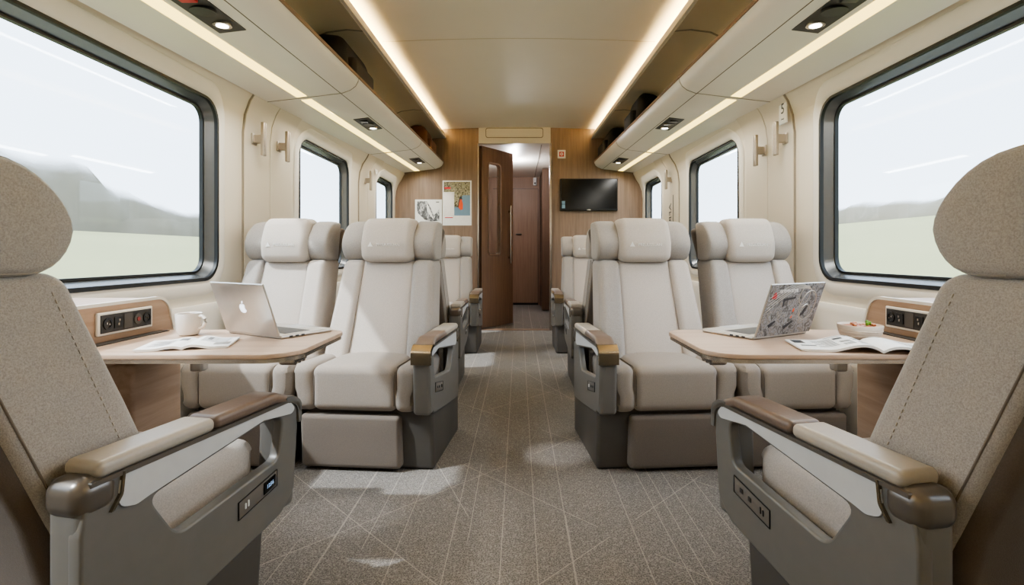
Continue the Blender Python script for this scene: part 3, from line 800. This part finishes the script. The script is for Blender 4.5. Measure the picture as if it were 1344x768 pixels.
G = 'train seats'
def place(t, x, y, rz, label):
    t.location = (x, y, 0); t.rotation_euler = (0, 0, rz); tag(t, label, 'train seat', G); return t
sA = build_chair(1, turned=True); place(sA, -1.118, 1.05, R(-12), 'large grey seat at left front edge seen from behind, arm with lit digits')
sB = build_chair(-1, turned=True); place(sB, 1.024, 1.004, R(11), 'large grey seat at right front edge seen from behind, beside the bowl')
cB = build_chair(-1); place(cB, -.705, 2.91, PI - R(5), 'pale aisle seat left of the aisle facing us, right of the silver laptop')
cA = build_chair(1); place(cA, .676, 2.91, PI + R(4.5), 'grey aisle seat right of the aisle facing us, left of the decorated laptop')
r2 = copy_tree(cA); place(r2, -.80, 3.95, 0, 'grey seat turned away, behind the left aisle seat, only its back and arm showing')
r3 = copy_tree(cB); place(r3, .755, 3.95, 0, 'grey seat turned away, behind the right aisle seat, only its back and arm showing')
r4 = copy_tree(cB); place(r4, -.765, 5.72, PI, 'farthest seat left of the aisle facing us beside the open door')
r5 = copy_tree(cA); place(r5, .72, 5.72, PI, 'farthest seat right of the aisle facing us beneath the television')
cW = build_chair(1, full=False, aisle=False); place(cW, -1.268, 2.93, PI - R(4), 'pale window seat on left, behind the table with the silver laptop')
w2 = copy_tree(cW); place(w2, 1.258, 2.93, PI + R(3), 'grey window seat on right, behind the decorated laptop')

cW.scale.x = w2.scale.x = .90

# ---------------------------------------------------------------- tables and consoles
def table(s, xa, label):
    t = thing('folding_table', label, 'table', (s * 1.0, 1.64, 0), 0, 'window tables')
    def L(vf): return warp(vf, lambda x, y, z: (x - s * 1.0, y - 1.64, z))
    a, b = (s * xa, s * 1.245); lo, hi = min(a, b), max(a, b)
    rr = (.07, .005, .005, .10) if s > 0 else (.005, .07, .10, .005)
    rr = (.005, .07, .10, .005) if s > 0 else (.07, .005, .005, .10)
    top = rrect(lo, hi, 1.41, 1.875, rr, 8)
    def dish(o): return rrect(lo + (o if s > 0 else 0), hi - (0 if s > 0 else o), 1.41 + o, 1.875 - o, [max(.004, q - o) for q in rr], 8)
    n = len(top)
    V, F = [], []
    for (o, z) in ((.006, .716), (.0, .719), (.0, .727), (.002, .730), (.006, .731)):
        V += [(p[0], p[1], z) for p in dish(o)]
    for i in range(4):
        for k in range(n): F.append((i * n + k, i * n + (k + 1) % n, (i + 1) * n + (k + 1) % n, (i + 1) * n + k))
    F += [tuple(range(n)), tuple(4 * n + k for k in range(n))]
    mk('table_top', L((V, F)), M['wood_table'], t)
    mk('metal_edge', L(ring(dish(.004), dish(.03), .706, .7165, 'z')), M['chrome'], t)
    mk('support_arm', L(join(rbox(min(s * 1.02, s * 1.28), max(s * 1.02, s * 1.28), 1.60, 1.68, -.0 + .665, .708, .008), rbox(s * 1.085 - .022, s * 1.085 + .022, 1.79, 1.83, .60, .708, .008))), M['alu'], t)
    mk('hinge', L(join(rbox(s * (xa + .055) - .022, s * (xa + .055) + .022, 1.50, 1.60, .684, .708, .006), *[tube([(s * (xa + .035), 1.52 + .03 * i, .690), (s * (xa + .075), 1.52 + .03 * i, .690)], .010) for i in range(3)])), M['chrome'], t)
    return t
table(-1, .60, 'brown wooden table on left holding a mug and silver laptop')
table(1, .51, 'brown wooden table on right holding a bowl and decorated laptop')

def console(s, label):
    t = thing('window_console', label, 'console', (s * 1.4, 1.66, 0), 0, 'wooden consoles under the big windows')
    def L(vf): return warp(vf, lambda x, y, z: (x - s * 1.4, y - 1.66, z))
    prof = roundpoly([(1.34, .655, 0), (1.925, .655, 0), (1.925, .72, .0), (1.89, .845, .075), (1.34, .845, 0)], 8)
    X = lambda a, b: (min(s * a, s * b), max(s * a, s * b))
    mk('body', L(prism(prof, *X(1.245, 1.57), 'x')), M['wood_console'], t)
    edge_o = roundpoly([(1.925, .735, 0), (1.89, .850, .078), (1.34, .850, 0), (1.34, .840, 0), (1.884, .840, .07), (1.915, .735, 0)], 8)
    mk('edge_trim', L(prism(edge_o, *X(1.240, 1.252), 'x')), M['white_trim'], t)
    mk('lower_panel', L(rbox(*X(1.20, 1.57), 1.66, 1.90, 0, .655, .012, 2, 1)), M['wood_console'], t)
    mk('slot', L(box(*X(1.205, 1.240), 1.46, 1.84, .7305, .734)), M['charcoal'], t)
    pl = mk('outlet_panel', L(rbox(*X(1.236, 1.246), 1.565, 1.80, .752, .822, .004, 2, 0)), M['white_trim'], t)
    mk('outlet_face', L(box(*X(1.2335, 1.24), 1.575, 1.79, .760, .814)), M['charcoal'], pl, smooth=False)
    for i, (yy, kind) in enumerate(((1.60, 'o'), (1.642, 'q'), (1.684, 'b'), (1.726, 'r' if s < 0 else 'q'), (1.768, 'o'))):
        xx = s * 1.2325
        if kind == 'o':
            so = mk('socket', L(ring([(yy + .018 * math.cos(k * PI / 10), .787 + .018 * math.sin(k * PI / 10)) for k in range(20)], [(yy + .012 * math.cos(k * PI / 10), .787 + .012 * math.sin(k * PI / 10)) for k in range(20)], *X(1.2305, 1.2345))), M['black'], pl)
            mk('contact', L(join(disc(xx, yy - .005, .789, .0025, .004, 'x', 8), disc(xx, yy + .005, .785, .0025, .004, 'x', 8))), M['chrome'], so)
        elif kind == 'q':
            so = mk('socket', L(box(*X(1.2310, 1.2345), yy - .016, yy + .016, .770, .804)), M['black'], pl, smooth=False)
            mk('contact', L(join(box(*X(1.2300, 1.2315), yy - .003, yy + .003, .778, .786), box(*X(1.2300, 1.2315), yy, yy + .006, .790, .797))), M['chrome'], so, smooth=False)
        elif kind == 'r':
            so = mk('socket', L(disc(xx, yy, .787, .017, .004, 'x')), M['dark_base'], pl)
            mk('red_button', L(disc(xx - s * .002, yy, .787, .007, .004, 'x', 12)), M['dull_red'], so)
        else:
            mk('blank_cover', L(box(*X(1.2318, 1.2345), yy - .018, yy + .018, .764, .810)), M['dark_base'], pl, smooth=False)
    return t
console(-1, 'wooden console with socket panel under the left window beside the mug')
console(1, 'wooden console with socket panel under the right window beside the bowl')

# ---------------------------------------------------------------- things on the tables
TZ = .731
def laptop(label, loc, yaw, art):
    t = thing('laptop', label, 'laptop', loc, yaw)      # local +y: towards the user, hinge along x
    w, d = .138, .200
    mk('base', rbox(-w, w, 0, d, 0, .012, .005, 3, 0), M['alu'], t)
    mk('keyboard', rbox(-w + .022, w - .022, .03, .125, .0118, .0128, .0004, 1, 0), M['keys'], t)
    mk('trackpad', rbox(-.05, .05, .14, .20, .0118, .0125, .0003, 1, 0), M['inlay'], t)
    for q in (-w, w):
        for i in range(3): mk('port', box(q - .0009, q + .0009, .03 + .022 * i, .042 + .022 * i, .003, .008), M['black'], t, smooth=False)
    lid_rot = Matrix.Translation((0, 0, .010)) @ Matrix.Rotation(R(19), 4, 'X')
    def LID(vf): return xf(vf, lid_rot)
    lid = mk('lid', LID(rbox(-w, w, -.007, .0, 0, .176, .0034, 3, 0)), M['alu'], t)
    mk('screen', LID(box(-w + .01, w - .01, -.0008, .0012, .012, .168)), M['screen'], lid, smooth=False)
    face = Matrix(((1, 0, 0, 0), (0, 0, -1, -.0072), (0, 1, 0, .090), (0, 0, 0, 1)))
    if not art:
        pts = []
        for k in range(40):
            a = 2 * PI * k / 40 + PI / 2
            rr = .0165 * (1 - .16 * max(0, math.cos(a - PI / 2)) ** 8 - .12 * max(0, math.cos(a + PI / 2)) ** 10)
            x, z = rr * math.cos(a) * .95, rr * math.sin(a)
            dx, dz = x - .019, z - .002
            if math.hypot(dx, dz) < .0095:
                u = .0095 / math.hypot(dx, dz); x, z = .019 + dx * u, .002 + dz * u
            pts.append((x, z))
        leaf = [(.000, .017), (.0015, .021), (.006, .0255), (.008, .0255), (.0075, .021), (.004, .0175)]
        mk('emblem', LID(join(xf(prism(pts, -.0004, .0006, 'z'), face), xf(prism(leaf, -.0004, .0006, 'z'), face))), M['lit'], lid)
    else:
        ar = mk('printed_cover', LID(box(-w + .001, w - .001, -.0080, -.0068, .002, .175)), M['sticker_art'], lid, smooth=False)
        wires = []
        for i in range(5):
            pp = [(-w + .01 + .20 * u, .085 + .012 * i + .075 * math.sin(u * 2.0) - .012 * i * u, .0006) for u in [k / 14 for k in range(15)]]
            wires.append(xf(tube(pp, .0014, 5), face @ Matrix.Translation((0, -.090, 0))))
        for (cx, cy, r) in ((.045, .135, .032), (.075, .10, .05), (.07, .075, .028)):
            pp = [(cx + r * math.cos(a) * .8, cy + r * math.sin(a), .0006) for a in [k * PI / 12 for k in range(25)]]
            wires.append(xf(tube(pp, .0016, 5), face @ Matrix.Translation((0, -.090, 0))))
        mk('machine_drawing', LID(join(*wires)), M['alu'], ar)
        bl = [xf(prism(q, 0, .0006, 'z'), face @ Matrix.Translation((0, -.090, 0.0008))) for q in ([(-.06, .125), (-.055, .10), (-.05, .1), (-.052, .128)], [(-.055, .125), (.0, .132), (.0, .126), (-.053, .12)], [(.05, .06), (.065, .09), (.075, .095), (.07, .07)], [(-.02, .03), (.02, .05), (.025, .045), (-.01, .02)], [(-.1, .04), (-.07, .055), (-.065, .05), (-.09, .03)])]
        [mk('dark_detail', LID(q), M['ink'], ar, smooth=False) for q in bl]
        mk('orange_details', LID(join(*[xf(prism(q, 0, .0006, 'z'), face @ Matrix.Translation((0, -.090, 0.0008))) for q in ([(.005, .08), (.012, .08), (.012, .092), (.005, .09)], [(.003, .06), (.01, .058), (.012, .068)])])), M['orange'], ar, smooth=False)
        mk('red_emblem', LID(xf(prism([(-.118, .145), (-.100, .145), (-.098, .153), (-.108, .167), (-.118, .155)], 0, .0008, 'z'), face @ Matrix.Translation((0, -.106, .0008)))), M['red'], ar, smooth=False)
        mk('lettering', LID(xf(text_vf('ureversrya', .021, .0005, True), face @ Matrix.Translation((-.045, .065, .0012)))), M['paper'], ar)
    return t
laptop('open silver laptop with glowing fruit emblem on the left table', (-.858, 1.725, TZ), R(-30), False)
laptop('open laptop with mechanical drawing on its lid on the right table', (.842, 1.712, TZ), R(30), True)

# mug
t = thing('mug', 'white ceramic mug on the left table beside the silver laptop', 'mug', (-1.08, 1.745, TZ))
mk('cup', lathe([(.0, .004), (.024, .0), (.030, .004), (.036, .02), (.038, .045), (.039, .070), (.0385, .072), (.036, .070), (.035, .04), (.033, .018), (.02, .010), (.0, .009)][1:-1], 36), M['ceramic'], t)
mk('handle', tube([(.034, -.004, .062), (.050, -.008, .064), (.060, -.010, .055), (.061, -.010, .044), (.053, -.008, .030), (.036, -.004, .022)], .0055, 10), M['ceramic'], t)
mk('coffee', disc(0, 0, .060, .0348, .002, 'z', 30), M['bag_brown'], t)

# bowl of stew
t = thing('bowl', 'cream stoneware bowl on the right table beside the console', 'bowl', (1.052, 1.645, TZ))
t.scale = (.92, .92, .92)
pr = [(.034, 0), (.044, .003), (.056, .014), (.0625, .027), (.066, .040), (.0675, .050), (.066, .053), (.063, .050), (.058, .036), (.03, .02)]
bv, bf = lathe(pr, 40)
bv = [(x, y, z + .0016 * math.sin(3 * math.atan2(y, x) + z * 90) * (1 if .01 < z < .045 else .4)) for x, y, z in bv]
mk('vessel', (bv, bf), M['bowl'], t)
mk('ridges', join(*[tube([((.0672 - .00042 * (abs(z - .045) * 1000) ** 1.0 * .75 + .0006) * math.cos(a), (.0672 - .00042 * (abs(z - .045) * 1000) * .75 + .0006) * math.sin(a), z + .0018 * math.sin(2 * a + z * 200)) for a in [k * PI / 20 for k in range(41)]], .0016, 5, False) for z in (.020, .028, .036)]), M['bowl'], t)
t2 = thing('stew', 'brown stew heaped in the cream bowl', 'food', (1.052, 1.645, TZ + .042))
t2.scale = (.9, .9, .9)
sv = [(r * math.cos(a), r * math.sin(a), .007 * (1 - (r / .062) ** 2) + .003 * math.sin(7 * a + 90 * r) * (1 - r / .064)) for r in [.0005 + .0123 * i for i in range(6)] for a in [k * PI / 12 for k in range(24)]]
sf = [(i * 24 + k, i * 24 + (k + 1) % 24, (i + 1) * 24 + (k + 1) % 24, (i + 1) * 24 + k) for i in range(5) for k in range(24)]
mk('surface', (sv, sf), M['food'], t2)
mk('garnish', join(*[warp(rbox(-.005, .005, -.004, .004, 0, .012, .0035, 2, 0), lambda x, y, z, q=q: (x + .012 + q[0], y - .02 + q[1], z + .006 + q[2])) for q in ((0, 0, 0), (.010, .003, .002), (.004, .008, .005))]), M['leaf'], t2)
for q in ((.032, -.012), (.030, -.026), (-.02, .01), (-.030, -.018), (.0, .03)):
    mk('chunk', warp(rbox(-.007, .007, -.006, .006, 0, .009, .004, 2, 0), lambda x, y, z, q=q: (x + q[0], y + q[1], z + .004)), M['food'], t2)

# magazines: two fans of pages curving away from the spine
def page_strip(w, h, hump, lift, th, side):
    n = 14; V, F = [], []
    for i in range(n + 1):
        u = i / n; x = side * w * u
        z = hump * math.sin(PI * min(1, u * 1.6 + .02)) * math.exp(-2.2 * u) + lift * u * u
        for (yy, dz) in ((-h / 2, 0), (h / 2, 0), (h / 2, -th * (1 if u < .98 else .6)), (-h / 2, -th * (1 if u < .98 else .6))):
            V.append((x, yy, max(.0004, z + th + dz)))
    for i in range(n):
        for k in range(4): F.append((i * 4 + k, i * 4 + (k + 1) % 4, (i + 1) * 4 + (k + 1) % 4, (i + 1) * 4 + k))
    F += [(0, 1, 2, 3), tuple(n * 4 + k for k in range(4))]
    def surf(u):
        return hump * math.sin(PI * min(1, u * 1.6 + .02)) * math.exp(-2.2 * u) + lift * u * u + th
    return (V, F), surf
def magazine(label, loc, yaw, w, h, humps, prints, headline):
    t = thing('magazine', label, 'magazine', loc, yaw)
    for side, hp in ((-1, humps[0]), (1, humps[1])):
        pg, surf = page_strip(w, h, hp, 0, .007, side)
        p = mk('page_block', pg, M['paper'], t)
        def drape(u0, u1, v0, v1, k=6):
            V, F = [], []
            for i in range(k + 1):
                u = u0 + (u1 - u0) * i / k
                for v in (v0, v1): V.append((side * w * u, (v - .5) * h, surf(u) + .0006))
            for i in range(k): F.append((2 * i, 2 * i + 2, 2 * i + 3, 2 * i + 1))
            return V, F
        by = {}
        for (sd, mt, r) in prints:
            if sd == side: by.setdefault(mt, []).append(drape(*r))
        for mt, ls in by.items():
            mk('print', join(*ls), M[mt], p, smooth=False)
    return t
lines = lambda sd, u0, u1, v0, v1, n, mt='paper_grey': [(sd, mt, (u0, u1 - (.1 if i % 3 == 2 else 0), v0 + (v1 - v0) * i / n, v0 + (v1 - v0) * (i + .35) / n)) for i in range(n)]
magazine('open white magazine with grey pictures on the left table in front of the mug', (-.955, 1.55, TZ), R(17), .115, .165, (.010, .014),
         lines(-1, .35, .85, .25, .85, 8, 'alu') + [(1, 'inlay', (.25, .85, .45, .9)), (1, 'paper_grey', (.35, .6, .6, .85)), (-1, 'paper_grey', (.1, .3, .62, .85)), (1, 'alu', (.6, .95, .2, .45))], '')
magazine('open magazine with curled spine and black headings on the right table', (.985, 1.495, TZ), R(-12), .20, .165, (.030, .026),
         [(-1, 'ink', (.80, .95, .62, .93)), (-1, 'paper_grey', (.72, .92, .32, .42))] + lines(-1, .05, .22, .15, .85, 6, 'ink') + lines(-1, .26, .40, .2, .55, 5, 'ink') + lines(-1, .45, .70, .25, .85, 8, 'paper_grey') + [(-1, 'ink', (.30, .42, .68, .80)), (-1, 'paper_grey', (.05, .5, .90, .93))] + lines(1, .35, .9, .2, .8, 8, 'paper_grey'), '')

# ---------------------------------------------------------------- outside: sloping field and hazy trees
def field(side, name):
    V, F = [], []
    xs = [2.2, 4, 8, 15, 25, 40, 70]; ys = [-60 + 40 * i for i in range(18)]
    top = 3.0 if side < 0 else 4.6
    for x in xs:
        for y in ys: V.append((side * x, y, -1.0 + (top + 1) * min(1.15, (x / 40)) ** .9 - .6 * max(0, 1 - x / 8)))
    n = len(ys)
    for i in range(len(xs) - 1):
        for j in range(n - 1): F.append((i * n + j, i * n + j + 1, (i + 1) * n + j + 1, (i + 1) * n + j))
    o = struct(name, (V, F), M['field'])
field(-1, 'ground_left'); field(1, 'ground_right')
def treeline(side, label, top):
    V, F = [], []; n = 260; rnd = random.Random(5 + side)
    ph = [rnd.uniform(0, 6) for _ in range(8)]
    prof = [(-2, -1), (-2, .35), (-1.4, .62), (-.8, .85), (0, 1.0), (.6, 1.08), (1, 1.15)]
    fv = [1, 1, .9, .62, .3, .08, 0]
    base = 2.2 if side < 0 else 3.8
    for i in range(n + 1):
        y = -50 + 620 * (i / n) ** 1.4
        hgt = top(y) + .22 * math.sin(y * .31 + ph[0]) + .12 * math.sin(y * .83 + ph[1])
        for k, (dx, u) in enumerate(prof):
            z = base - 1 if u < 0 else base + (hgt - base) * u
            V.append((side * (46 + dx + .4 * math.sin(y * .7 + k)), y, z))
    m = len(prof)
    for i in range(n):
        for k in range(m - 1): F.append((i * m + k, i * m + k + 1, (i + 1) * m + k + 1, (i + 1) * m + k))
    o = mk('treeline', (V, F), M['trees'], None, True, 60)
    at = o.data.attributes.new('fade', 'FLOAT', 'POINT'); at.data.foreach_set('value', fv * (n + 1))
    tag(o, label, 'trees', kind='stuff')
def topL(y):
    if y < 57: return 9.6 + .01 * y
    if y < 60: return 9.9 - (y - 57) * .65
    if y < 74: return 7.9 - (y - 60) * .10
    return 6.5 + .012 * (y - 74)
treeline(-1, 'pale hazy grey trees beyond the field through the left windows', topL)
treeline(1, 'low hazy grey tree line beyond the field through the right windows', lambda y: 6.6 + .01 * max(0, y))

# ---------------------------------------------------------------- light
w = bpy.data.worlds.new('sky'); bpy.context.scene.world = w; w.use_nodes = True
nt = w.node_tree; bg = nt.nodes['Background']
tc = N(nt, 'ShaderNodeTexCoord'); sp = N(nt, 'ShaderNodeSeparateXYZ'); nt.links.new(tc.outputs['Generated'], sp.inputs[0])
cr = N(nt, 'ShaderNodeValToRGB'); e = cr.color_ramp.elements
e[0].position = .0; e[0].color = (.86, .90, .93, 1); e[1].position = .7; e[1].color = (.72, .83, .95, 1)
nt.links.new(sp.outputs['Z'], cr.inputs[0])
cl = N(nt, 'ShaderNodeTexNoise'); cl.inputs['Scale'].default_value = 2.2; cl.inputs['Detail'].default_value = 4
mp = N(nt, 'ShaderNodeMapping'); mp.inputs['Scale'].default_value = (1, 1, 4); nt.links.new(tc.outputs['Generated'], mp.inputs[0]); nt.links.new(mp.outputs[0], cl.inputs['Vector'])
mr = N(nt, 'ShaderNodeMapRange'); mr.inputs[1].default_value = .35; mr.inputs[2].default_value = .75; mr.inputs[3].default_value = 0; mr.inputs[4].default_value = .6
nt.links.new(cl.outputs['Fac'], mr.inputs[0])
mx = N(nt, 'ShaderNodeMix', data_type='RGBA'); mx.inputs[7].default_value = (.93, .95, .96, 1)
nt.links.new(mr.outputs[0], mx.inputs[0]); nt.links.new(cr.outputs[0], mx.inputs[6]); nt.links.new(mx.outputs[2], bg.inputs['Color'])
SKY = 3.8
bg.inputs['Strength'].default_value = SKY

def light(name, typ, loc, energy, col, **kw):
    l = bpy.data.lights.new(name, typ); l.energy = energy; l.color = col
    for k, v in kw.items(): setattr(l, k, v)
    o = bpy.data.objects.new(name, l); o.location = loc; C.objects.link(o); return o
def aim(o, d): o.rotation_euler = Vector(d).to_track_quat('-Z', 'Y').to_euler()
sun = light('sun', 'SUN', (-6, -3, 8), 5.0, (1, .95, .86), angle=R(1.5)); aim(sun, (.62, .36, -.785))
# glow of the rack strips and of the vestibule lamp
for s in (-1, 1):
    for (y0, y1) in ((-.8, 3.1), (3.4, 5.2), (5.5, 6.7)):
        ym = (y0 + y1) / 2
        o = light('rack_glow', 'AREA', (s * 1.30, ym, 2.03 + zt(ym)), 8 * (y1 - y0), (1, .92, .78), shape='RECTANGLE', size=.06, size_y=y1 - y0)
        aim(o, (-s * .25, 0, -1)); o.rotation_euler = (0, s * .25, 0)
for (lx, ly, tgt, en) in ((-1.19, 2.12, (.20, 2.66, 0), 150), (-1.15, 4.2, (.46, 5.4, 0), 150), (1.19, 2.12, (-.66, 2.03, 0), 90)):
    o = light('reading_beam', 'SPOT', (lx, ly, 1.935 + zt(ly) + .1), en, (1, .93, .82), spot_size=R(9), spot_blend=.8, shadow_soft_size=.02)
    aim(o, Vector(tgt) - Vector(o.location))
light('vestibule_lamp', 'POINT', (-.09, 8.35, 2.25), 46, (1, .92, .82), shadow_soft_size=.08)

# ---------------------------------------------------------------- camera
cam = bpy.data.cameras.new('camera'); cam.sensor_width = 36; cam.lens = 700 / 1344 * 36
cam.shift_x = -9 / 1344; cam.shift_y = -52 / 1344; cam.clip_start = .05; cam.clip_end = 2000
co = bpy.data.objects.new('camera', cam); co.location = (0, 0, 1.0); co.rotation_euler = (PI / 2, 0, 0); C.objects.link(co)
S = bpy.context.scene; S.camera = co
S.view_settings.view_transform = 'AgX'; S.view_settings.look = 'AgX - Medium High Contrast'; S.view_settings.exposure = .04
S.view_settings.use_white_balance = True; S.view_settings.white_balance_temperature = 5750; S.view_settings.white_balance_tint = 10
S.cycles.use_denoising = True; S.cycles.max_bounces = 10; S.cycles.diffuse_bounces = 6; S.cycles.transparent_max_bounces = 12
S.cycles.caustics_reflective = False; S.cycles.caustics_refractive = False; S.cycles.sample_clamp_indirect = 6
